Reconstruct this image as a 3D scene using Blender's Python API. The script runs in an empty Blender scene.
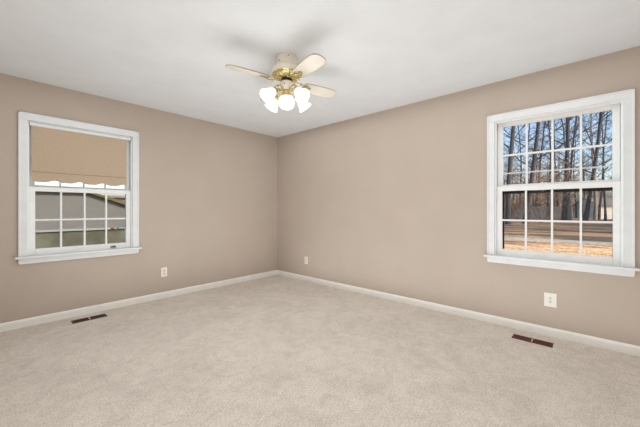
import bpy, math, random
from mathutils import Vector, Matrix

# ------------------------------------------------------------------ camera, world, lights, exposure
scene = bpy.context.scene
COL = scene.collection
FPX, CX, CY = 296.6, 320.0, 209.8          # focal length and principal point, pixels of a 640x427 frame
YAW = math.radians(42.1)
CAM = Vector((-3.4146, -4.1115, 1.15))
cd = bpy.data.cameras.new('camera')
cd.sensor_width = 36.0
cd.lens = FPX / 640 * 36
cd.shift_y = -(213.5 - CY) / 640
cd.clip_end = 600
cam = bpy.data.objects.new('camera', cd)
COL.objects.link(cam)
cam.location = CAM
cam.rotation_euler = (math.pi / 2, 0, YAW - math.pi / 2)
scene.camera = cam

scene.view_settings.view_transform = 'Standard'
scene.view_settings.look = 'None'
scene.view_settings.gamma = 1
scene.view_settings.use_curve_mapping = False
scene.view_settings.exposure = 0.0

world = bpy.data.worlds.new('sky')
scene.world = world
world.use_nodes = True
nt = world.node_tree
nt.nodes.clear()
sky = nt.nodes.new('ShaderNodeTexSky')
sky.sky_type = 'NISHITA'
sky.sun_disc = False
sky.sun_elevation = math.radians(28)
sky.sun_rotation = math.radians(188)
sky.air_density = 1.0
sky.dust_density = 2.0
sky.ozone_density = 2.0
bg = nt.nodes.new('ShaderNodeBackground')
bg.inputs['Strength'].default_value = 0.30
wo = nt.nodes.new('ShaderNodeOutputWorld')
nt.links.new(sky.outputs[0], bg.inputs['Color'])
nt.links.new(bg.outputs[0], wo.inputs['Surface'])


def lamp(name, kind, loc, energy, color=(1, 1, 1), **kw):
    ld = bpy.data.lights.new(name, kind)
    ld.energy = energy
    ld.color = color
    for k, v in kw.items():
        setattr(ld, k, v)
    o = bpy.data.objects.new(name, ld)
    COL.objects.link(o)
    o.location = loc
    return o


def aim(o, target):
    o.rotation_euler = (Vector(target) - o.location).to_track_quat('-Z', 'Y').to_euler()


sun = lamp('sun', 'SUN', (0, -20, 20), 6.0, (1.0, 0.86, 0.68), angle=math.radians(0.6))
aim(sun, sun.location + Vector((0.10, 1.0, -0.50)))
# the photographer's flash, then added fill panels (floor, overhead, rear) with no visible source
f1 = lamp('flash', 'SPOT', (-3.80, -3.42, 1.62), 24, (0.95, 0.98, 1.0), shadow_soft_size=0.12, spot_size=math.radians(150), spot_blend=1.0)
aim(f1, (-0.3, -2.0, 1.8))
f2 = lamp('upward_fill', 'AREA', (-1.66, -2.6, 0.02), 46, (0.93, 0.975, 1.0), shape='RECTANGLE', size=2.9, size_y=4.2)  # fill panel added at floor level, facing up to brighten the ceiling
aim(f2, (-1.66, -2.6, 2.44))
for fx, fe in ((-2.98, 18.0), (-0.78, 13.0)):
    f3 = lamp('overhead_fill', 'AREA', (fx, -2.5, 2.42), fe, (0.94, 0.98, 1.0), shape='RECTANGLE', size=1.1, size_y=4.0)
    aim(f3, (fx, -2.5, 0))
f4 = lamp('rear_fill', 'AREA', (-3.55, -4.45, 1.25), 10, (0.94, 0.98, 1.0), shape='RECTANGLE', size=0.8, size_y=1.6)  # broad fill panel added behind the camera
aim(f4, (-0.6, -0.8, 1.15))


# ------------------------------------------------------------------ materials
def new_mat(name):
    m = bpy.data.materials.new(name)
    m.use_nodes = True
    t = m.node_tree
    b = t.nodes['Principled BSDF']
    return m, t, b


def srgb(r, g, b):
    f = lambda c: (c / 255 / 12.92) if c / 255 <= 0.04045 else ((c / 255 + 0.055) / 1.055) ** 2.4
    return (f(r), f(g), f(b), 1)


def noise_mat(name, c1, c2, scale=20, detail=4, rough=0.8, bump=0.0, bump_scale=None, metallic=0.0, stretch=None,
              lo=0.35, hi=0.65, spec=0.4, bump_dist=0.01):
    m, t, b = new_mat(name)
    tc = t.nodes.new('ShaderNodeTexCoord')
    mp = t.nodes.new('ShaderNodeMapping')
    if stretch:
        mp.inputs['Scale'].default_value = stretch
    t.links.new(tc.outputs['Object'], mp.inputs['Vector'])
    n = t.nodes.new('ShaderNodeTexNoise')
    n.inputs['Scale'].default_value = scale
    n.inputs['Detail'].default_value = detail
    t.links.new(mp.outputs[0], n.inputs['Vector'])
    r = t.nodes.new('ShaderNodeValToRGB')
    r.color_ramp.elements[0].position = lo
    r.color_ramp.elements[1].position = hi
    r.color_ramp.elements[0].color = c1
    r.color_ramp.elements[1].color = c2
    t.links.new(n.outputs['Fac'], r.inputs[0])
    t.links.new(r.outputs[0], b.inputs['Base Color'])
    b.inputs['Roughness'].default_value = rough
    b.inputs['Metallic'].default_value = metallic
    b.inputs['Specular IOR Level'].default_value = spec
    if bump:
        n2 = t.nodes.new('ShaderNodeTexNoise')
        n2.inputs['Scale'].default_value = bump_scale or scale
        n2.inputs['Detail'].default_value = 3
        t.links.new(mp.outputs[0], n2.inputs['Vector'])
        bp = t.nodes.new('ShaderNodeBump')
        bp.inputs['Strength'].default_value = bump
        bp.inputs['Distance'].default_value = bump_dist
        t.links.new(n2.outputs['Fac'], bp.inputs['Height'])
        t.links.new(bp.outputs[0], b.inputs['Normal'])
    return m


def emit_mat(m, color, strength):
    b = m.node_tree.nodes['Principled BSDF']
    b.inputs['Emission Color'].default_value = color
    b.inputs['Emission Strength'].default_value = strength
    return m


WALL = noise_mat('taupe_wall_paint', srgb(188, 174, 161), srgb(191, 177, 164), 3, 3, 0.75, 0.12, 220, spec=0.25, bump_dist=0.002)
CEIL = noise_mat('white_ceiling_paint', srgb(222, 224, 226), srgb(226, 228, 230), 4, 3, 0.9, 0.15, 90, spec=0.2, bump_dist=0.003)
TRIM = noise_mat('white_semigloss_trim', srgb(226, 228, 229), srgb(232, 234, 235), 8, 2, 0.38, 0.0)
BASEPAINT = noise_mat('warm_white_baseboard_paint', srgb(244, 241, 236), srgb(248, 245, 241), 8, 2, 0.4)
SASH = noise_mat('white_sash_paint', srgb(240, 241, 240), srgb(245, 246, 245), 12, 2, 0.42)
JAMB = noise_mat('white_jamb_paint', srgb(240, 241, 240), srgb(245, 246, 245), 9, 2, 0.5)
STORM = noise_mat('storm_frame_aluminium', srgb(214, 215, 214), srgb(224, 225, 224), 30, 2, 0.45)
GASKET = noise_mat('dark_gasket', srgb(22, 20, 20), srgb(38, 34, 32), 30, 2, 0.7)
LINEN = noise_mat('tan_blind_fabric', srgb(188, 168, 145), srgb(194, 174, 151), 60, 4, 0.9, spec=0.1)
HEM = noise_mat('tan_blind_hem', srgb(164, 142, 118), srgb(170, 148, 124), 60, 4, 0.9, spec=0.1)
PLASTIC = noise_mat('white_plastic', srgb(236, 230, 222), srgb(240, 234, 227), 20, 2, 0.35)
BEIGE_PLASTIC = noise_mat('beige_plastic', srgb(222, 210, 196), srgb(228, 217, 204), 20, 2, 0.4)
PALE_PLASTIC = noise_mat('pale_face_plastic', srgb(222, 220, 214), srgb(226, 224, 219), 20, 2, 0.4)
SLOT = noise_mat('dark_slot', srgb(80, 70, 60), srgb(96, 84, 72), 20, 2, 0.7)
STEEL = noise_mat('screw_steel', srgb(190, 190, 186), srgb(205, 204, 200), 40, 2, 0.3, metallic=0.8)
BRONZE = noise_mat('brown_painted_steel', srgb(92, 36, 30), srgb(106, 46, 38), 40, 2, 0.45, metallic=0.2)
DARKBRONZE = noise_mat('dark_brown_painted_steel', srgb(62, 36, 26), srgb(76, 46, 34), 40, 2, 0.45, metallic=0.2)
DUCT = noise_mat('dark_duct', srgb(24, 12, 10), srgb(36, 20, 16), 20, 2, 0.9)
CREAM = noise_mat('cream_enamel', srgb(232, 222, 206), srgb(238, 229, 214), 12, 2, 0.3)
BLADE = noise_mat('cream_blade', srgb(214, 208, 197), srgb(221, 215, 204), 3, 5, 0.45, stretch=(3, 30, 3))
BLADE_EDGE = noise_mat('beige_blade_edge', srgb(192, 174, 152), srgb(204, 187, 166), 20, 3, 0.5)
BRASS = noise_mat('polished_brass', srgb(206, 192, 138), srgb(222, 208, 158), 14, 3, 0.22, metallic=0.85)
DARKMETAL = noise_mat('dark_pull_metal', srgb(84, 84, 82), srgb(120, 120, 118), 40, 2, 0.35, metallic=0.7)
RED = noise_mat('red_marker', srgb(196, 44, 44), srgb(208, 60, 56), 20, 2, 0.5)
GREEN = noise_mat('green_marker', srgb(58, 150, 84), srgb(70, 164, 96), 20, 2, 0.5)

# carpet: short speckled pile with soft brushed patches
CARPET, t, b = new_mat('beige_cut_pile_carpet')
tc = t.nodes.new('ShaderNodeTexCoord')


def tex(scale, detail, rough=0.55, dist=0.0):
    n = t.nodes.new('ShaderNodeTexNoise')
    n.inputs['Scale'].default_value = scale
    n.inputs['Detail'].default_value = detail
    n.inputs['Roughness'].default_value = rough
    n.inputs['Distortion'].default_value = dist
    t.links.new(tc.outputs['Object'], n.inputs['Vector'])
    return n


def ramp(src, p0, c0, p1, c1):
    r = t.nodes.new('ShaderNodeValToRGB')
    r.color_ramp.elements[0].position = p0
    r.color_ramp.elements[1].position = p1
    r.color_ramp.elements[0].color = c0
    r.color_ramp.elements[1].color = c1
    t.links.new(src, r.inputs[0])
    return r


def mult(a, bb, fac=1.0):
    mx = t.nodes.new('ShaderNodeMix')
    mx.data_type = 'RGBA'
    mx.blend_type = 'MULTIPLY'
    mx.inputs[0].default_value = fac
    t.links.new(a, mx.inputs[6])
    t.links.new(bb, mx.inputs[7])
    return mx.outputs[2]


fine = ramp(tex(100, 4, 0.72).outputs['Fac'], 0.32, srgb(198, 186, 173), 0.66, srgb(247, 239, 229))
mid = ramp(tex(11, 6, 0.75, 0.8).outputs['Fac'], 0.34, (0.84, 0.84, 0.84, 1), 0.58, (1, 1, 1, 1))
big = ramp(tex(1.6, 4, 0.6, 1.2).outputs['Fac'], 0.38, (0.91, 0.905, 0.90, 1), 0.60, (1, 1, 1, 1))
t.links.new(mult(mult(fine.outputs[0], mid.outputs[0]), big.outputs[0]), b.inputs['Base Color'])
b.inputs['Roughness'].default_value = 1.0
b.inputs['Specular IOR Level'].default_value = 0.05
b.inputs['Sheen Weight'].default_value = 0.15
bp = t.nodes.new('ShaderNodeBump')
bp.inputs['Strength'].default_value = 0.55
bp.inputs['Distance'].default_value = 0.008
t.links.new(tex(130, 2, 0.6).outputs['Fac'], bp.inputs['Height'])
bp2 = t.nodes.new('ShaderNodeBump')
bp2.inputs['Strength'].default_value = 0.35
bp2.inputs['Distance'].default_value = 0.02
t.links.new(tex(14, 3, 0.6, 0.5).outputs['Fac'], bp2.inputs['Height'])
t.links.new(bp.outputs[0], bp2.inputs['Normal'])
t.links.new(bp2.outputs[0], b.inputs['Normal'])


def see_through(name, color, fac, glossy=True, rough=0.02):
    m = bpy.data.materials.new(name)
    m.use_nodes = True
    tt = m.node_tree
    tt.nodes.clear()
    tr = tt.nodes.new('ShaderNodeBsdfTransparent')
    s = tt.nodes.new('ShaderNodeBsdfGlossy' if glossy else 'ShaderNodeBsdfDiffuse')
    s.inputs['Color'].default_value = color
    s.inputs['Roughness'].default_value = rough
    mx = tt.nodes.new('ShaderNodeMixShader')
    mx.inputs[0].default_value = fac
    o = tt.nodes.new('ShaderNodeOutputMaterial')
    tt.links.new(tr.outputs[0], mx.inputs[1])
    tt.links.new(s.outputs[0], mx.inputs[2])
    tt.links.new(mx.outputs[0], o.inputs['Surface'])
    return m


GLASS = see_through('window_glass', (1, 1, 1, 1), 0.0015)
SCREEN = see_through('insect_mesh', srgb(84, 82, 82), 0.25, glossy=False, rough=0.5)

SHADE = emit_mat(noise_mat('frosted_white_glass', srgb(246, 244, 240), srgb(252, 250, 247), 10, 2, 0.35), (1, 0.985, 0.95, 1), 0.30)
BULB = emit_mat(noise_mat('lit_bulb', srgb(255, 252, 246), srgb(255, 254, 250), 10, 1, 0.4), (1, 0.97, 0.9, 1), 4.0)

# outdoors
LEAF_GROUND, t, b = new_mat('fallen_oak_leaves')
tc = t.nodes.new('ShaderNodeTexCoord')
v = t.nodes.new('ShaderNodeTexVoronoi')
v.inputs['Scale'].default_value = 9
t.links.new(tc.outputs['Object'], v.inputs['Vector'])
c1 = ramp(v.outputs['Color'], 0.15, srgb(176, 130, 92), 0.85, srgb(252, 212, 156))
shade_map = t.nodes.new('ShaderNodeMapping')
shade_map.inputs['Scale'].default_value = (1.0, 0.22, 1.0)
t.links.new(tc.outputs['Object'], shade_map.inputs['Vector'])
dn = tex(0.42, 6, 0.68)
t.links.new(shade_map.outputs[0], dn.inputs['Vector'])
c2 = ramp(dn.outputs['Fac'], 0.46, (0.24, 0.27, 0.36, 1), 0.56, (1, 1, 1, 1))  # yard's shade bands painted into the leaf colour
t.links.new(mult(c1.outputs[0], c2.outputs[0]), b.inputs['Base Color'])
b.inputs['Roughness'].default_value = 0.9
bp = t.nodes.new('ShaderNodeBump')
bp.inputs['Strength'].default_value = 0.8
bp.inputs['Distance'].default_value = 0.05
t.links.new(v.outputs['Distance'], bp.inputs['Height'])
t.links.new(bp.outputs[0], b.inputs['Normal'])
BARK = noise_mat('grey_brown_bark', srgb(60, 59, 66), srgb(92, 88, 92), 6, 5, 0.95, 0.6, 14, stretch=(4, 4, 0.7), bump_dist=0.03)
PALEBARK = noise_mat('pale_grey_bark', srgb(140, 128, 118), srgb(178, 164, 148), 5, 5, 0.95, 0.5, 14, stretch=(4, 4, 0.7), bump_dist=0.03)
TWIG = noise_mat('dark_twigs', srgb(70, 67, 70), srgb(98, 92, 92), 4, 2, 0.95)
BEECH = noise_mat('dry_brown_leaves', srgb(150, 116, 88), srgb(212, 178, 146), 5, 2, 0.9)
SIDING = noise_mat('grey_shed_siding', srgb(110, 111, 111), srgb(116, 117, 117), 2.5, 4, 0.9, stretch=(0.6, 1, 4))
SIDING2 = noise_mat('pale_grey_siding', srgb(136, 134, 128), srgb(146, 144, 138), 3, 3, 0.9)
BLOCK = noise_mat('mossy_block', srgb(56, 58, 50), srgb(82, 83, 72), 2.2, 5, 0.95, stretch=(1, 1, 1.0))
RAKE = noise_mat('mossy_yellow_green_board', srgb(92, 90, 46), srgb(110, 98, 62), 4, 4, 0.9, stretch=(1.5, 1, 1.5))
WHITE_SIDING = noise_mat('white_house_siding', srgb(222, 222, 218), srgb(232, 232, 228), 3, 3, 0.9)
ROOF = noise_mat('grey_shingles', srgb(118, 114, 112), srgb(146, 142, 140), 6, 4, 0.95)
FENCE = noise_mat('weathered_grey_boards', srgb(128, 126, 126), srgb(156, 153, 150), 3, 4, 0.95, stretch=(8, 8, 0.5))
NEEDLES = noise_mat('evergreen_needles', srgb(38, 52, 34), srgb(62, 78, 50), 3, 4, 0.95)
LAWN = noise_mat('dull_winter_grass', srgb(96, 98, 66), srgb(134, 126, 88), 1.5, 6, 0.95, 0.5, 30)


# ------------------------------------------------------------------ geometry helpers
class MB:
    def __init__(s):
        s.v, s.f = [], []

    def add(s, vs, fs, M=None):
        n = len(s.v)
        for p in vs:
            p = Vector(p)
            s.v.append(tuple(M @ p) if M else tuple(p))
        s.f += [tuple(i + n for i in q) for q in fs]

    def box(s, x0, x1, y0, y1, z0, z1, M=None):
        x0, x1 = sorted((x0, x1)); y0, y1 = sorted((y0, y1)); z0, z1 = sorted((z0, z1))
        s.add([(x0, y0, z0), (x1, y0, z0), (x1, y1, z0), (x0, y1, z0), (x0, y0, z1), (x1, y0, z1), (x1, y1, z1), (x0, y1, z1)],
              [(0, 3, 2, 1), (4, 5, 6, 7), (0, 1, 5, 4), (1, 2, 6, 5), (2, 3, 7, 6), (3, 0, 4, 7)], M)

    def lathe(s, prof, n=32, M=None, cap0=True, cap1=True):
        vs, fs = [], []
        for r, z in prof:
            for k in range(n):
                a = 2 * math.pi * k / n
                vs.append((r * math.cos(a), r * math.sin(a), z))
        for i in range(len(prof) - 1):
            for k in range(n):
                k2 = (k + 1) % n
                fs.append((i * n + k, i * n + k2, (i + 1) * n + k2, (i + 1) * n + k))
        if cap0: fs.append(tuple(reversed(range(n))))
        if cap1: fs.append(tuple(range((len(prof) - 1) * n, len(prof) * n)))
        s.add(vs, fs, M)

    def tube(s, pts, rad, n=8, caps=True, M=None):
        pts = [Vector(p) for p in pts]
        if not hasattr(rad, '__len__'): rad = [rad] * len(pts)
        vs, fs = [], []
        d = (pts[1] - pts[0]).normalized()
        up = Vector((0, 0, 1)) if abs(d.z) < 0.9 else Vector((1, 0, 0))
        u = d.cross(up).normalized()
        for i, p in enumerate(pts):
            if i == 0: d = pts[1] - pts[0]
            elif i == len(pts) - 1: d = pts[-1] - pts[-2]
            else: d = pts[i + 1] - pts[i - 1]
            d.normalize()
            u = (u - d * u.dot(d)).normalized()
            w = d.cross(u)
            for k in range(n):
                a = 2 * math.pi * k / n
                vs.append(p + (u * math.cos(a) + w * math.sin(a)) * rad[i])
        for i in range(len(pts) - 1):
            for k in range(n):
                k2 = (k + 1) % n
                fs.append((i * n + k, i * n + k2, (i + 1) * n + k2, (i + 1) * n + k))
        if caps:
            fs.append(tuple(reversed(range(n))))
            fs.append(tuple(range((len(pts) - 1) * n, len(pts) * n)))
        s.add(vs, fs, M)

    def prism(s, outline, y0, y1, M=None):
        """outline in (x, z), extruded along y"""
        n = len(outline)
        vs = [(x, y0, z) for x, z in outline] + [(x, y1, z) for x, z in outline]
        fs = [tuple(range(n)), tuple(reversed(range(n, 2 * n)))]
        fs += [(k, k + n, (k + 1) % n + n, (k + 1) % n) for k in range(n)]
        s.add(vs, fs, M)

    def build(s, name, mat, parent=None, smooth=False, bevel=0.0, loc=None, seg=2):
        me = bpy.data.meshes.new(name)
        me.from_pydata(s.v, [], s.f)
        me.validate()
        import bmesh
        bm = bmesh.new(); bm.from_mesh(me)
        bmesh.ops.recalc_face_normals(bm, faces=bm.faces)
        bm.to_mesh(me); bm.free()
        if smooth:
            me.polygons.foreach_set('use_smooth', [True] * len(me.polygons))
        me.materials.append(mat)
        o = bpy.data.objects.new(name, me)
        COL.objects.link(o)
        if parent: o.parent = parent
        if loc: o.location = loc
        if bevel:
            m = o.modifiers.new('bevel', 'BEVEL')
            m.width = bevel; m.segments = seg; m.limit_method = 'ANGLE'
            m.harden_normals = False
        if smooth:
            m = o.modifiers.new('edges', 'EDGE_SPLIT')
            m.split_angle = math.radians(40)
        return o


def tag(o, label=None, cat=None, group=None, kind=None):
    if label: o['label'] = label
    if cat: o['category'] = cat
    if group: o['group'] = group
    if kind: o['kind'] = kind
    return o


def empty(name, loc=(0, 0, 0), rz=0.0):
    o = bpy.data.objects.new(name, None)
    o.empty_display_size = 0.1
    COL.objects.link(o)
    o.location = loc
    o.rotation_euler = (0, 0, rz)
    return o


def at(px, depth, z=0.0):
    """ground point seen in image column px at the given forward distance from the camera"""
    a = (px - CX) / FPX
    return Vector((CAM.x + depth * (math.cos(YAW) + a * math.sin(YAW)),
                   CAM.y + depth * (math.sin(YAW) - a * math.cos(YAW)), z))


def one_box(name, mat, dims, kind='structure', bevel=0.0):
    m = MB(); m.box(*dims)
    o = m.build(name, mat, bevel=bevel)
    if kind: o['kind'] = kind
    return o


# ------------------------------------------------------------------ room shell
H = 2.44
X0, Y0 = -3.95, -4.80            # walls behind and beside the camera
TH = 0.17
WL, WR = -2.722, -3.866          # window centres: x on the left wall, y on the right wall
HO, ZO0, ZO1 = 0.47, 0.672, 2.05  # window rough opening
one_box('floor', CARPET, (X0 - TH, TH, Y0 - TH, TH, -0.25, 0))
one_box('ceiling', CEIL, (X0 - TH, TH, Y0 - TH, TH, H, H + 0.2))


def wall_with_hole(name, a0, a1, c, axis):
    m = MB()
    spans = [(a0, c - HO, 0, H), (c + HO, a1, 0, H), (c - HO, c + HO, 0, ZO0), (c - HO, c + HO, ZO1, H)]
    for s0, s1, z0, z1 in spans:
        if axis == 'x': m.box(s0, s1, 0, TH, z0, z1)
        else: m.box(0, TH, s0, s1, z0, z1)
    o = m.build(name, WALL)
    o['kind'] = 'structure'


wall_with_hole('wall_left', X0 - TH, 0, WL, 'x')
wall_with_hole('wall_right', Y0 - TH, TH, WR, 'y')
one_box('wall_rear', WALL, (X0, 0, Y0 - TH, Y0, 0, H))
one_box('wall_side', WALL, (X0 - TH, X0, Y0 - TH, 0, 0, H))


def baseboard(name, p0, p1, rot):
    """profile extruded from local x=0 to length, standing in front of (-y) the wall"""
    Lg = (Vector(p1) - Vector(p0)).length
    m = MB()
    prof = [(0, 0), (-0.014, 0), (-0.014, 0.060), (-0.011, 0.070), (-0.006, 0.076), (0, 0.078)]
    n = len(prof)
    vs = [(0, y, z) for y, z in prof] + [(Lg, y, z) for y, z in prof]
    fs = [tuple(range(n)), tuple(reversed(range(n, 2 * n)))] + [(k, (k + 1) % n, (k + 1) % n + n, k + n) for k in range(n)]
    m.add(vs, fs)
    o = m.build(name, BASEPAINT)
    o.location = p0
    o.rotation_euler = (0, 0, rot)
    o['kind'] = 'structure'


baseboard('baseboard_left', (X0, 0, 0), (0, 0, 0), 0)
baseboard('baseboard_right', (0, -0.014, 0), (0, Y0, 0), -math.pi / 2)


# ------------------------------------------------------------------ windows (local x along the wall, y outward)
def make_window(name, loc, rz, bar, gaskets):
    w = empty(name, loc, rz)
    w['kind'] = 'structure'
    # jamb liner with parting beads
    m = MB()
    m.box(-0.470, -0.455, -0.002, 0.168, 0.676, 2.046); m.box(0.455, 0.470, -0.002, 0.168, 0.676, 2.046)
    m.box(-0.455, 0.455, -0.002, 0.168, 2.034, 2.048)
    m.box(-0.455, 0.455, 0.045, 0.185, 0.672, 0.690)
    for sx in (-1, 1):
        m.box(sx * 0.447, sx * 0.455, 0.071, 0.077, 0.69, 2.034)
        m.box(sx * 0.443, sx * 0.455, 0.010, 0.024, 0.69, 2.034)
    m.box(-0.443, 0.443, 0.010, 0.024, 2.020, 2.034)
    m.build('jamb', JAMB, w)
    # casing, mitred look with a raised outer edge
    m = MB()
    for sx in (-1, 1):
        m.box(sx * 0.455, sx * 0.520, -0.018, 0, 0.692, 2.036)
        m.box(sx * 0.508, sx * 0.521, -0.024, 0, 0.692, 2.106)
    m.box(-0.520, 0.520, -0.018, 0, 2.036, 2.105)
    m.box(-0.521, 0.521, -0.024, 0, 2.094, 2.106)
    m.build('window_casing', TRIM, w, bevel=0.003)
    m = MB(); m.box(-0.545, 0.545, -0.052, 0.0, 0.672, 0.692); m.box(-0.454, 0.454, 0.0, 0.050, 0.676, 0.692)
    m.build('window_sill', TRIM, w, bevel=0.005, seg=3)
    m = MB()
    m.prism([(-0.520, 0.672), (-0.520, 0.630), (-0.512, 0.618), (0.512, 0.618), (0.520, 0.630), (0.520, 0.672)], -0.020, 0)
    m.box(-0.520, 0.520, -0.028, 0, 0.655, 0.672)
    m.build('apron', TRIM, w, bevel=0.003)

    def sash(nm, y0, y1, z0, z1, rail_b, rail_t, xo=0.444, stile=0.046):
        g = xo - stile
        m = MB()
        for sx in (-1, 1):
            m.box(sx * g, sx * xo, y0, y1, z0, z1)
        m.box(-g, g, y0, y1, z0, z0 + rail_b)
        m.box(-g, g, y0, y1, z1 - rail_t, z1)
        s = m.build(nm, SASH, w, bevel=0.003)
        za, zb, ym = z0 + rail_b, z1 - rail_t, (y0 + y1) / 2
        m = MB()
        for x in (-g / 2, 0, g / 2):
            m.box(x - 0.008, x + 0.008, ym - 0.012, ym + 0.010, za, zb)
        zm = (za + zb) / 2
        m.box(-g, g, ym - 0.0125, ym + 0.0105, zm - 0.008, zm + 0.008)
        m.build('muntins', SASH, s, bevel=0.002)
        m = MB(); m.box(-g, g, ym - 0.0015, ym + 0.0015, za, zb)
        m.build('glass_pane', GLASS, s)
        return s
    sash('upper_sash', 0.078, 0.112, 1.352, 2.034, 0.052, 0.036)
    ls = sash('lower_sash', 0.030, 0.066, 0.692, 1.384, 0.062, 0.046)
    # sash lock on the meeting rail
    m = MB()
    m.box(-0.03, 0.03, 0.040, 0.062, 1.384, 1.390); m.lathe([(0.012, 0), (0.012, 0.008), (0.006, 0.012)], 16, Matrix.Translation((0, 0.05, 1.39)))
    m.box(-0.004, 0.034, 0.046, 0.054, 1.393, 1.399)
    m.build('sash_lock', TRIM, ls)
    # storm window outside
    m = MB()
    for sx in (-1, 1):
        m.box(sx * 0.418, sx * 0.455, 0.135, 0.160, 0.690, 2.034)
    m.box(-0.418, 0.418, 0.135, 0.160, 2.006, 2.034); m.box(-0.418, 0.418, 0.135, 0.160, 0.690, 0.715)
    m.box(-0.418, 0.418, 0.138, 0.156, bar - 0.010, bar + 0.010)
    m.box(-0.418, 0.418, 0.138, 0.156, 1.518, 1.530)
    m.box(-0.418, 0.418, 0.138, 0.156, 1.362, 1.392)
    st = m.build('storm_window', STORM, w)
    if gaskets:
        m = MB(); m.box(-0.411, 0.411, 0.128, 0.150, 1.314, 1.356); m.box(-0.411, -0.398, 0.136, 0.150, 0.715, 1.322); m.box(0.400, 0.411, 0.136, 0.150, 0.715, 1.322)
        m.build('storm_gasket', GASKET, st)
    m = MB(); m.box(-0.418, 0.418, 0.143, 0.145, bar + 0.010, 1.362)
    m.build('insect_screen', SCREEN, st)
    return w, ls


w1, ls1 = make_window('window_1', (WL, 0, 0), 0, 0.925, False)
w2, ls2 = make_window('window_2', (0, WR, 0), -math.pi / 2, 0.861, True)
# dark finger lift on the left window's bottom rail
m = MB()
m.box(0.232, 0.292, 0.026, 0.030, 0.716, 0.722)
m.prism([(0.234, 0.708), (0.290, 0.708), (0.286, 0.728), (0.248, 0.728)], 0.014, 0.030)
tag(m.build('sash_lift', DARKMETAL, ls1, bevel=0.002), 'dark metal finger lift')
m = MB(); m.box(0.262, 0.300, 0.134, 0.138, 0.916, 0.934); m.build('red_marker', RED, w1)
m = MB(); m.box(0.322, 0.350, 0.134, 0.138, 0.916, 0.934); m.build('green_marker', GREEN, w1)

# ------------------------------------------------------------------ roller blind in the left window
bl = tag(empty('roller_blind', (WL, 0, 2.0)), 'tan fabric roller blind with a scalloped hem, pulled halfway down in the left window', 'window blind')
m = MB()
m.tube([(-0.432, 0.006, 0.006), (0.432, 0.006, 0.006)], 0.018, 24)
m.build('roller', TRIM, bl, smooth=True)
m = MB()
for sx in (-1, 1):
    m = MB(); m.box(sx * 0.432, sx * 0.4405, -0.010, 0.022, -0.010, 0.032)
    m.build('bracket', STEEL, bl, bevel=0.001)
m = MB()
xa, xb, n = -0.428, 0.392, 96
top = 0.0
out = []
for i in range(n + 1):
    u = i / n
    x = xa + (xb - xa) * u
    k = (u * 4.0 + 0.15) % 1.0
    z = -0.562 + 0.010 * math.cos(2 * math.pi * k) + 0.003 * math.cos(4 * math.pi * k) - 0.004 * u
    out.append((x, z))
rows = 14
vs = [(x, 0.0026, top + (z - top) * r / rows) for r in range(rows + 1) for x, z in out]
fs = [(r * (n + 1) + i, r * (n + 1) + i + 1, (r + 1) * (n + 1) + i + 1, (r + 1) * (n + 1) + i) for r in range(rows) for i in range(n)]
m.add(vs, fs)
fab = m.build('blind_fabric', LINEN, bl)
sol = fab.modifiers.new('thickness', 'SOLIDIFY'); sol.thickness = 0.0016; sol.offset = 0
m = MB(); m.box(xa, xb, 0.0006, 0.0018, -0.472, -0.463)
m.build('hem_seam', HEM, fab)


# ------------------------------------------------------------------ outlets
def outlet(name, loc, rz, w, h, mats, label, detail=1.0):
    face, rec, slot = mats
    o = tag(empty(name, loc, rz), label, 'wall outlet')
    m = MB()
    m.box(-w / 2, w / 2, -0.006, 0, -h / 2, h / 2)
    m.build('cover_plate', face, o, bevel=0.003, seg=3)
    for s in (-1, 1):
        zc = s * 0.0195 * detail
        m = MB()
        ring = []
        for k in range(28):
            a = 2 * math.pi * k / 28
            ring.append((0.0172 * detail * math.cos(a), zc + max(-0.0140, min(0.0140, 0.0172 * math.sin(a))) * detail))
        m.prism(ring, -0.0085, -0.005)
        r = m.build('receptacle', rec, o)
        m = MB()
        m.box(-0.0078 * detail, -0.0054 * detail, -0.0092, -0.0084, zc - 0.001, zc + 0.008 * detail)
        m.box(0.0052 * detail, 0.0078 * detail, -0.0092, -0.0084, zc - 0.000, zc + 0.008 * detail)
        m.lathe([(0.0030 * detail, 0), (0.0030 * detail, 0.0008)], 12, Matrix.Translation((0, -0.0084, zc - 0.0065 * detail)) @ Matrix.Rotation(math.pi / 2, 4, 'X'))
        m.build('slots', slot, r)
    m = MB()
    m.lathe([(0.0032, 0), (0.0030, 0.001)], 14, Matrix.Translation((0, -0.0058, 0)) @ Matrix.Rotation(math.pi / 2, 4, 'X'))
    m.build('screw', STEEL, o)
    return o


outlet('wall_outlet', (-1.905, 0, 0.336), 0, 0.074, 0.122, (PLASTIC, BEIGE_PLASTIC, SLOT),
       'white duplex outlet on the left wall, between the blind window and the corner')
outlet('wall_outlet', (0, -0.727, 0.333), -math.pi / 2, 0.072, 0.118, (PLASTIC, BEIGE_PLASTIC, SLOT),
       'small white duplex outlet on the right wall, near the far corner')
outlet('wall_outlet', (0, -3.857, 0.329), -math.pi / 2, 0.092, 0.127, (PLASTIC, PALE_PLASTIC, SLOT),
       'large white outlet plate low on the right wall, beneath the woodland window', 0.8)


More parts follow.
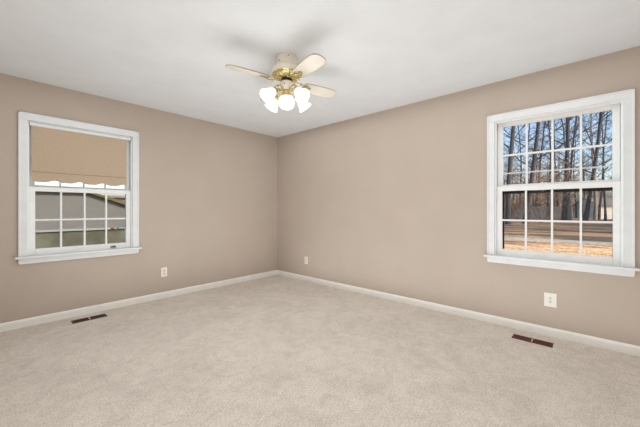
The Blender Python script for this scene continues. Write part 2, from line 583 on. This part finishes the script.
# ------------------------------------------------------------------ floor registers
def register(loc, rz, mat, label):
    o = tag(empty('floor_register', loc, rz), label, 'floor vent', None)
    L_, W_ = 0.292, 0.106
    m = MB()
    z1 = 0.005
    m.box(-L_ / 2, L_ / 2, -W_ / 2, -W_ / 2 + 0.016, 0.0004, z1)
    m.box(-L_ / 2, L_ / 2, W_ / 2 - 0.016, W_ / 2, 0.0004, z1)
    m.box(-L_ / 2, -L_ / 2 + 0.018, -W_ / 2, W_ / 2, 0.0004, z1)
    m.box(L_ / 2 - 0.018, L_ / 2, -W_ / 2, W_ / 2, 0.0004, z1)
    m.build('register_frame', mat, o, bevel=0.0015)
    m = MB(); m.box(-0.005, 0.005, -W_ / 2 + 0.016, W_ / 2 - 0.016, 0.0008, z1 + 0.001)
    tag(m.build('centre_bar', BLADE_EDGE if mat is BRONZE else BEIGE_PLASTIC, o), 'pale centre bar')
    m = MB()
    for k in range(22):
        x = -L_ / 2 + 0.022 + k * (L_ - 0.044) / 21
        if abs(x) < 0.009: continue
        M = Matrix.Translation((x, 0, 0.0030)) @ Matrix.Rotation(math.radians(28), 4, 'Y')
        m.box(-0.0036, 0.0036, -W_ / 2 + 0.014, W_ / 2 - 0.014, -0.0006, 0.0006, M)
    m.build('louvres', mat, o)
    m = MB(); m.box(-L_ / 2 + 0.01, L_ / 2 - 0.01, -W_ / 2 + 0.01, W_ / 2 - 0.01, 0.0002, 0.0008)
    m.build('damper', DUCT, o)


register((-2.722, -0.206, 0), 0, DARKBRONZE, 'dark brown metal floor register in the carpet beneath the blind window')
register((-0.232, -3.747, 0), -math.pi / 2, BRONZE, 'reddish brown metal floor register in the carpet beneath the woodland window')

# ------------------------------------------------------------------ ceiling fan with light kit
FX, FY = -1.734, -2.211
fan = tag(empty('ceiling_fan', (FX, FY, H)), 'cream and brass ceiling fan with four blades and five lit frosted shades', 'ceiling fan')


def az(phi):      # compass angle clockwise from the camera's forward direction
    return YAW - math.radians(phi)


m = MB()
m.lathe([(0.088, 0), (0.090, -0.006), (0.090, -0.070), (0.086, -0.078), (0.070, -0.080)], 40)
can = m.build('canopy', CREAM, fan, smooth=True)
for phi in (165, 215, 285, 25, 95):
    m = MB()
    a = az(phi)
    M = Matrix.Translation((0.0895 * math.cos(a), 0.0895 * math.sin(a), -0.020 if phi == 165 else -0.054)) @ Matrix.Rotation(a, 4, 'Z') @ Matrix.Rotation(math.pi / 2, 4, 'Y')
    m.lathe([(0.0045, 0), (0.0045, 0.003), (0.002, 0.004)], 10, M)
    m.build('canopy_screw', DARKMETAL, can)

m = MB()
m.lathe([(0.072, -0.079), (0.104, -0.083), (0.118, -0.094), (0.122, -0.108), (0.122, -0.142)], 44, cap0=False)
m.build('motor_housing', CREAM, fan, smooth=True)
m = MB()
m.lathe([(0.122, -0.139), (0.126, -0.142), (0.125, -0.152), (0.116, -0.162), (0.096, -0.172), (0.050, -0.180)], 44, cap0=False)
m.build('motor_band', BRASS, fan, smooth=True)
m = MB()
m.lathe([(0.046, -0.176), (0.046, -0.186), (0.044, -0.194), (0.036, -0.198)], 24)
m.build('rotor_hub', GASKET, fan, smooth=True)

BZ = -0.203


def blade(phi):
    a = az(phi)
    R0 = Matrix.Rotation(a, 4, 'Z')
    pitch = Matrix.Rotation(math.radians(13), 4, 'X')     # clockwise edge (-y) up
    P = R0 @ Matrix.Translation((0, 0, BZ)) @ Matrix.Rotation(math.radians(-13), 4, 'X')
    prof = []
    xs = [0.165, 0.170, 0.185, 0.25, 0.35, 0.43, 0.465, 0.490, 0.505, 0.513, 0.516]
    hw = [0.040, 0.048, 0.053, 0.060, 0.066, 0.068, 0.064, 0.054, 0.040, 0.022, 0.0]
    pts = [(x, h) for x, h in zip(xs, hw)] + [(x, -h) for x, h in list(zip(xs, hw))[-2::-1]]
    m = MB()
    n = len(pts)
    vs = [(x, y, -0.003) for x, y in pts] + [(x, y, 0.003) for x, y in pts]
    fs = [tuple(range(n)), tuple(reversed(range(n, 2 * n)))] + [(k, (k + 1) % n, (k + 1) % n + n, k + n) for k in range(n)]
    m.add(vs, fs, P)
    b_ = m.build('blade', BLADE, fan)
    # beige edge banding
    m = MB()
    inn = [((x - 0.30) * 0.985 + 0.30, y * 0.93) for x, y in pts]
    vs = [(x, y, -0.0036) for x, y in pts] + [(x, y, -0.0036) for x, y in inn] + [(x, y, 0.0036) for x, y in pts] + [(x, y, 0.0036) for x, y in inn]
    fs = []
    for k in range(n):
        k2 = (k + 1) % n
        fs += [(k, k2, n + k2, n + k), (2 * n + k, 3 * n + k, 3 * n + k2, 2 * n + k2), (k, 2 * n + k, 2 * n + k2, k2), (n + k, n + k2, 3 * n + k2, 3 * n + k)]
    m.add(vs, fs, P)
    m.build('edge_band', BLADE_EDGE, b_)
    # blade iron: curved twin scroll arms and a three-lobed plate
    m = MB()
    for s in (-1, 1):
        m.tube([(0.050, s * 0.010, -0.184), (0.085, s * 0.016, -0.192), (0.115, s * 0.030, -0.202), (0.145, s * 0.034, -0.208), (0.175, s * 0.022, BZ - 0.006), (0.200, s * 0.006, BZ - 0.008)],
               [0.006, 0.0055, 0.005, 0.005, 0.0045, 0.004], 8, M=R0)
        m.tube([(0.115, s * 0.030, -0.212), (0.128, s * 0.050, -0.216), (0.118, s * 0.062, -0.214), (0.106, s * 0.054, -0.210), (0.110, s * 0.044, -0.208)], 0.0038, 8, M=R0)
    b2 = m.build('blade_iron', BRASS, fan, smooth=True)
    m = MB()
    tri = []
    for k in range(36):
        t_ = 2 * math.pi * k / 36
        r = 0.032 * (1 + 0.22 * math.cos(3 * t_))
        tri.append((0.198 + r * math.cos(t_) * 1.15, r * math.sin(t_)))
    n = len(tri)
    vs = [(x, y, -0.0075) for x, y in tri] + [(x, y, -0.0040) for x, y in tri]
    fs = [tuple(range(n)), tuple(reversed(range(n, 2 * n)))] + [(k, (k + 1) % n, (k + 1) % n + n, k + n) for k in range(n)]
    m.add(vs, fs, P)
    for (sx, sy) in ((0.185, 0.015), (0.185, -0.015), (0.220, 0)):
        m.lathe([(0.004, -0.0100), (0.004, -0.0072)], 10, P @ Matrix.Translation((sx, sy, 0)))
    m.build('mounting_plate', BRASS, b2)


for phi in (54.6, 144.7, 235.9, 329):
    blade(phi)

m = MB()
m.lathe([(0.030, -0.196), (0.046, -0.204), (0.048, -0.214), (0.048, -0.262), (0.042, -0.276), (0.030, -0.282)], 32)
sw = m.build('switch_housing', CREAM, fan, smooth=True)
m = MB()
M = Matrix.Translation((0.048 * math.cos(az(195)), 0.048 * math.sin(az(195)), -0.235)) @ Matrix.Rotation(az(195), 4, 'Z') @ Matrix.Rotation(math.pi / 2, 4, 'Y')
m.lathe([(0.004, 0), (0.004, 0.006)], 10, M)
m.build('reversing_switch', GASKET, sw)
m = MB()
m.lathe([(0.030, -0.278), (0.042, -0.284), (0.045, -0.294), (0.034, -0.300), (0.030, -0.304), (0.038, -0.312), (0.040, -0.320), (0.030, -0.324)], 32)
m.build('light_fitter', BRASS, fan, smooth=True)
m = MB()
m.lathe([(0.028, -0.318), (0.036, -0.322), (0.056, -0.332), (0.068, -0.350), (0.072, -0.372), (0.070, -0.392), (0.060, -0.412), (0.042, -0.428), (0.020, -0.436), (0.004, -0.438)], 36)
m.build('globe_shade', SHADE, fan, smooth=True)
lamp('fan_bulb_light', 'POINT', fan.location + Vector((0, 0, -0.50)), 0.8, (1.0, 0.95, 0.87), shadow_soft_size=0.04)


def light_arm(phi, tilt):
    a = az(phi)
    R0 = Matrix.Rotation(a, 4, 'Z')
    neck = Vector((0.128, 0, -0.306))
    m = MB()
    m.tube([(0.036, 0, -0.290), (0.052, 0, -0.266), (0.076, 0, -0.252), (0.100, 0, -0.258), (0.116, 0, -0.276), (0.122, 0, -0.292)], 0.0055, 10, M=R0)
    m.tube([(0.038, 0, -0.314), (0.064, 0, -0.322), (0.086, 0, -0.306), (0.084, 0, -0.284), (0.068, 0, -0.280), (0.064, 0, -0.294)], 0.0040, 8, M=R0)
    arm = m.build('light_arm', BRASS, fan, smooth=True)
    S = R0 @ Matrix.Translation(neck) @ Matrix.Rotation(-math.radians(tilt), 4, 'Y')
    m = MB()
    m.lathe([(0.010, 0.018), (0.020, 0.010), (0.024, 0.000), (0.025, -0.012), (0.022, -0.014)], 24, S)
    m.build('shade_holder', BRASS, arm, smooth=True)
    m = MB()
    prof = [(0.021, -0.006), (0.030, -0.014), (0.038, -0.028), (0.043, -0.046), (0.047, -0.064), (0.053, -0.084), (0.061, -0.102), (0.064, -0.108)]
    inner = [(r - 0.003, z) for r, z in prof[::-1]]
    m.lathe(prof + inner, 32, S, cap0=False, cap1=False)
    m.build('glass_shade', SHADE, arm, smooth=True)
    m = MB()
    m.lathe([(0.010, -0.012), (0.014, -0.024), (0.022, -0.042), (0.026, -0.056), (0.022, -0.070), (0.012, -0.078), (0.003, -0.080)], 20, S)
    m.build('bulb', BULB, arm, smooth=True)
    p = fan.location + (S @ Vector((0, 0, -0.135)))
    lamp('fan_bulb_light', 'POINT', p, 0.8, (1.0, 0.95, 0.87), shadow_soft_size=0.04)


for phi, tl in ((135, 46), (225, 46), (50, 44), (310, 44)):
    light_arm(phi, tl)
# pull chains
for phi in (150, 210):
    m = MB()
    a = az(phi)
    x, y = 0.050 * math.cos(a), 0.050 * math.sin(a)
    m.tube([(x * 0.92, y * 0.92, -0.255), (x * 1.05, y * 1.05, -0.262), (x * 1.08, y * 1.08, -0.330)], 0.0012, 6)
    m.lathe([(0.001, -0.330), (0.004, -0.334), (0.004, -0.346), (0.001, -0.350)], 10, Matrix.Translation((x * 1.08, y * 1.08, 0)))
    m.build('pull_chain', BRASS, fan, smooth=True)

# ------------------------------------------------------------------ outdoors
GZ = -0.60
random.seed(11)
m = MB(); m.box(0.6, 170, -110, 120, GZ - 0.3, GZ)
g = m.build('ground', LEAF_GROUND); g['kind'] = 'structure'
m = MB(); m.box(-60, 0.6, 0.6, 90, GZ - 0.3, GZ)
g = m.build('lawn', LAWN); g['kind'] = 'structure'


def branch_paths(rng, base, direction, length, rad, depth, store, wob=0.18):
    n = 5
    pts, rads = [base.copy()], [rad]
    d = direction.normalized()
    p = base.copy()
    for i in range(n):
        d = (d + Vector((rng.uniform(-wob, wob), rng.uniform(-wob, wob), rng.uniform(-wob * 0.4, wob * 0.8)))).normalized()
        p = p + d * (length / n)
        pts.append(p.copy()); rads.append(rad * (1 - 0.75 * (i + 1) / n))
    store[depth].append((pts, rads))
    if depth >= len(store) - 1: return
    kids = (6, 7, 6)[min(depth, 2)]
    for k in range(kids):
        t_ = rng.uniform(0.25, 0.95)
        i = min(int(t_ * n), n - 1)
        q = pts[i].lerp(pts[i + 1], t_ * n - i)
        side = Vector((rng.uniform(-1, 1), rng.uniform(-1, 1), rng.uniform(-0.2, 0.6))).normalized()
        nd = (d * 0.7 + side * 0.9).normalized()
        branch_paths(rng, q, nd, length * rng.uniform(0.42, 0.62), max(rads[i] * 0.55, 0.006), depth + 1, store)


def make_tree(name, height, r0, lean, seed, bark, first=0.25, nb=16, spread=0.34):
    rng = random.Random(seed)
    root = empty(name)
    pts, rads = [], []
    p = Vector((0, 0, -0.1))
    N = 12
    ang = rng.uniform(0, 6.28)
    for i in range(N + 1):
        t_ = i / N
        pts.append(Vector((lean[0] * height * t_ + 0.12 * math.sin(t_ * 7 + ang), lean[1] * height * t_ + 0.12 * math.cos(t_ * 5 + ang), -0.1 + height * t_)))
        rads.append(r0 * (1.25 if i == 0 else 1) * (1 - 0.8 * t_) + 0.01)
    m = MB(); m.tube(pts, rads, 10)
    m.build('trunk', bark, root, smooth=True)
    store = [[], [], []]
    for k in range(nb):
        t_ = first + (0.97 - first) * (k + rng.random()) / nb
        i = min(int(t_ * N), N - 1)
        q = pts[i].lerp(pts[i + 1], t_ * N - i)
        a = rng.uniform(0, 6.283)
        d = Vector((math.cos(a), math.sin(a), rng.uniform(0.25, 0.9)))
        branch_paths(rng, q, d, height * spread * (1.15 - 0.7 * t_) * rng.uniform(0.7, 1.1), rads[i] * 0.38, 0, store)
    m = MB()
    for pp, rr in store[0]: m.tube(pp, rr, 6, caps=False)
    m.build('branches', bark, root)
    m = MB()
    for pp, rr in store[1]: m.tube(pp[::2] + [pp[-1]], ([r for r in rr][::2] + [rr[-1]]), 4, caps=False)
    for pp, rr in store[2]: m.tube([pp[0], pp[2], pp[5]], [rr[0], rr[2], rr[5]], 3, caps=False)
    m.build('twigs', TWIG, root)
    return root


def copy_tree(o, parent=None):
    c = o.copy(); COL.objects.link(c)
    if parent: c.parent = parent
    for ch in list(o.children):
        copy_tree(ch, c)
    return c


protoA = make_tree('bare_tree', 17, 0.145, (0.0, 0.0), 3, BARK)
protoB = make_tree('bare_tree', 15, 0.125, (0.03, -0.10), 8, BARK, first=0.18)
protoC = make_tree('bare_tree', 14, 0.11, (-0.02, 0.03), 21, BARK, first=0.20, nb=16)
protoD = make_tree('bare_tree', 16, 0.16, (0.02, -0.02), 34, PALEBARK, first=0.35, nb=12, spread=0.28)
used = set()


def put(proto, px, depth, scale, rz, label, group=None):
    r = proto if proto.name not in used else copy_tree(proto)
    used.add(proto.name)
    p = at(px, depth, GZ)
    r.location = p
    r.scale = (scale,) * 3
    r.rotation_euler = (0, 0, rz)
    tag(r, label, 'tree', group)
    return r


put(protoA, 565, 42, 2.1, 0.4, 'thick straight bare tree trunk behind the third column of panes in the right window')
put(protoB, 524, 38, 2.1, math.radians(-10), 'leaning bare tree forking behind the second column of panes in the right window')
put(protoC, 510, 36, 2.4, 2.0, 'straight grey bare tree behind the leftmost column of panes in the right window')
put(protoB, 586, 40, 2.0, math.radians(20), 'slender bare tree leaning right behind the rightmost column of panes')
put(protoD, 594, 52, 1.6, 1.0, 'pale sunlit slim trunk low in the rightmost pane column, farther back than the leaning tree')
far = random.Random(5)
for i in range(13):
    put((protoC, protoB, protoC)[i % 3], 497 + i * 10 + far.uniform(-4, 4), far.uniform(46, 68), far.uniform(1.3, 1.7), far.uniform(0, 6.28),
        'tall bare tree standing farther back in the woodland across the yard', 'tall bare trees across the yard')
for i in range(60):
    dep = far.uniform(54, 95)
    px = far.uniform(495, 625)
    if px > 584 and dep < 76: continue
    put((protoC, protoD, protoA, protoC)[i % 4], px, dep, far.uniform(0.6, 0.9), far.uniform(0, 6.28),
        'bare woodland tree far back beyond the leafy yard', 'bare trees deep in the woods')
# trees just south of the view that throw the long shadows across the yard
for i, (x, y) in enumerate([(12, -10), (17, -13), (23, -16), (15, -20), (30, -20), (38, -22), (27, -12), (20, -24), (46, -24), (34, -15)]):
    r = copy_tree((protoA, protoC, protoB)[i % 3])
    r.location = (x, y, GZ); r.rotation_euler = (0, 0, i * 1.3); r.scale = (0.9, 0.9, 0.9)
    tag(r, 'bare tree standing south of the yard, out past the window edge', 'tree', 'bare trees south of the yard')


def shrub(loc, size, seed, label, group=None, nl=900):
    rng = random.Random(seed)
    root = tag(empty('leafy_shrub', loc), label, 'shrub', group)
    store = [[], [], []]
    for k in range(9):
        a = rng.uniform(0, 6.283)
        branch_paths(rng, Vector((rng.uniform(-.1, .1), rng.uniform(-.1, .1), -0.05)), Vector((math.cos(a) * 0.45, math.sin(a) * 0.45, 1)), size * rng.uniform(0.7, 1.0), 0.022, 0, store)
    m = MB()
    for lv in store:
        for pp, rr in lv: m.tube([pp[0], pp[2], pp[5]], [rr[0], rr[2], rr[5]], 3, caps=False)
    m.build('stems', TWIG, root)
    m = MB()
    tips = [pp for lv in store[1:] for pp, rr in lv]
    for k in range(nl):
        pp = rng.choice(tips)
        q = rng.choice(pp[1:]) + Vector((rng.gauss(0, .05), rng.gauss(0, .05), rng.gauss(0, .05))) * size
        M = Matrix.Translation(q) @ Matrix.Rotation(rng.uniform(0, 6.28), 4, 'Z') @ Matrix.Rotation(rng.uniform(0, 3.1), 4, 'X')
        s_ = rng.uniform(0.07, 0.12)
        m.add([(-s_, 0, 0), (0, -s_ * .6, 0), (s_, 0, 0.01), (0, s_ * .6, 0)], [(0, 1, 2, 3)], M)
    m.build('dry_leaves', BEECH, root)
    return root


shrub(at(541, 40, GZ), 8.5, 1, 'tall shrub holding dry brown leaves behind the second column of panes', nl=2600)
shrub(at(516, 46, GZ), 4.5, 2, 'brown-leaved shrub far left in the right window, in front of the grey fence', nl=1600)
for i in range(26):
    shrub(at(far.uniform(498, 622), far.uniform(66, 92), GZ), far.uniform(3.0, 5.5), 50 + i,
          'brown-leaved brush at the back of the woods', 'brush at the back of the woods', nl=800)


def conifer(x, y, h, seed):
    rng = random.Random(seed)
    r = tag(empty('evergreen_tree', (x, y, GZ)), 'dense evergreen standing south of the yard, out past the window edge', 'tree', 'evergreens south of the yard')
    m = MB(); m.tube([(0, 0, -0.1), (0, 0, h * 0.5), (0, 0, h * 0.95)], [0.2, 0.13, 0.03], 10)
    m.build('trunk', BARK, r, smooth=True)
    m = MB()
    n = 14
    for k in range(n):
        t_ = k / n
        z = h * (0.10 + 0.88 * t_)
        rad = h * 0.21 * (1 - t_) + 0.25
        ring = 22
        vs = [(0, 0, z + h * 0.09)]
        for q in range(ring):
            a = 2 * math.pi * q / ring + k
            rr = rad * rng.uniform(0.72, 1.1)
            vs.append((rr * math.cos(a), rr * math.sin(a), z - h * 0.02 * rng.uniform(0.2, 1.6)))
        m.add(vs, [(0, q + 1, (q + 1) % ring + 1) for q in range(ring)])
    m.build('needle_foliage', NEEDLES, r)


for i in range(11):
    conifer(27 + i * 3.6, -17 - (i % 3) * 3.5, 11 + (i * 7 % 5), 70 + i)


def gabled(name, c, rz, w, d, h, rise, wall_m, roof_m, label, cat='building', win=True):
    r = tag(empty(name, c, rz), label, cat)
    m = MB()
    m.prism([(-w / 2, 0), (w / 2, 0), (w / 2, h), (0, h + rise), (-w / 2, h)], -d / 2, d / 2)
    m.build('walls', wall_m, r)
    m = MB()
    t_ = 0.14
    for s in (-1, 1):
        m.prism([(0, h + rise), (s * (w / 2 + 0.35), h - 0.35 * rise / (w / 2)), (s * (w / 2 + 0.35), h - 0.35 * rise / (w / 2) + t_), (0, h + rise + t_)], -d / 2 - 0.3, d / 2 + 0.3)
    m.build('roof', roof_m, r)
    if win:
        for x in (-w / 4, w / 4):
            m = MB(); m.box(x - 0.45, x + 0.45, -d / 2 - 0.03, -d / 2 + 0.02, h * 0.42, h * 0.8)
            m.build('window', GASKET, r)
    return r


# grey board fence at the back of the yard
fr = tag(empty('board_fence', at(531, 50, GZ), YAW - math.radians(35) + math.pi / 2), 'long grey board fence at the back of the yard, left side of the right window', 'fence')
m = MB()
k = -5.2
while k < 5.2:
    m.box(k, k + 0.17, -0.03, 0.0, 0, 2.3); k += 0.18
m.build('fence_boards', FENCE, fr)
for k in (-5.2, -2.6, 0, 2.6, 5.2):
    m = MB(); m.box(k - 0.07, k + 0.07, 0.0, 0.12, 0, 2.35); m.build('post', FENCE, fr)
m = MB(); m.box(-5.2, 5.2, 0, 0.05, 0.4, 0.5); m.box(-5.2, 5.2, 0, 0.05, 1.8, 1.9); m.build('rails', FENCE, fr)

gabled('far_house', at(612, 62, GZ), YAW - math.radians(40) + math.pi / 2 - 1.2, 11, 9, 2.6, 1.6, WHITE_SIDING, SIDING2,
       'pale low house beyond the woods in the rightmost panes of the right window')

# the neighbour's grey shed outside the left window, gable end towards us
YS = 8.0
sh = tag(empty('grey_shed', (0, YS, GZ)), 'grey sided shed with a mossy sloping roof edge outside the left window', 'shed')
zr = lambda x: 1.666 - 0.366 * (x + 1.308)      # underside of the roof edge
ridge = -4.6
m = MB()
pts = [(ridge * 1.0 - 3.6, 0.58), (3.4, 0.58), (3.4, max(0.58, zr(3.4)) if zr(3.4) > 0.6 else 0.6), (1.4, zr(1.4)), (-1.55, zr(-1.55)), (-8.2, zr(-1.55))]
pts = [(-8.2, 0.50), (1.6, 0.50), (1.6, zr(1.6)), (-1.45, zr(-1.45)), (-8.2, zr(-1.45) + 0.02)]
m.prism([(x, z - GZ) for x, z in pts], 0, 5.5)
z = 0.66
while z < 1.7:
    xr = min(1.6, (1.666 - z) / 0.366 - 1.308 - 0.06)
    if z < 1.66: m.box(-8.2, xr, -0.004, 0, z - GZ, z - GZ + 0.006)
    z += 0.19
m.build('siding', SIDING, sh)
m = MB(); m.box(-8.2, 1.55, 0.05, 5.4, 0, 0.50 - GZ)
for k in range(3):
    m.box(-8.2, 1.55, 0.045, 0.05, 0.2 + k * 0.4, 0.212 + k * 0.4)
m.build('foundation', BLOCK, sh)
m = MB()
A, B = (-1.45, zr(-1.45) + 0.0), (1.95, zr(1.95))
m.prism([(A[0], A[1] - GZ + 0.02), (B[0], B[1] - GZ), (B[0], B[1] - GZ + 0.17), (A[0], A[1] - GZ + 0.08)], -0.25, 5.6)
m.build('roof_edge', RAKE, sh)
m = MB(); m.box(-8.4, -1.45, -0.25, 5.6, zr(-1.45) - GZ + 0.0, zr(-1.45) - GZ + 0.08)
m.build('roof', ROOF, sh)
m = MB(); m.box(-8.2, 1.6, -0.06, 0, 0.49 - GZ, 0.55 - GZ)
m.build('drip_ledge', SIDING2, sh)
bb = tag(empty('pale_garage', (0, 12.5 + 4, GZ)), 'pale grey garage wall behind the sloping shed roof, right side of the left window', 'building')
m = MB(); m.box(-3.0, 9.0, 0, 6, 0, 2.45); m.build('garage_walls', SIDING2, bb)
m = MB(); m.box(-3.3, 9.3, -0.3, 6.3, 2.45, 2.57); m.build('garage_roof', ROOF, bb)
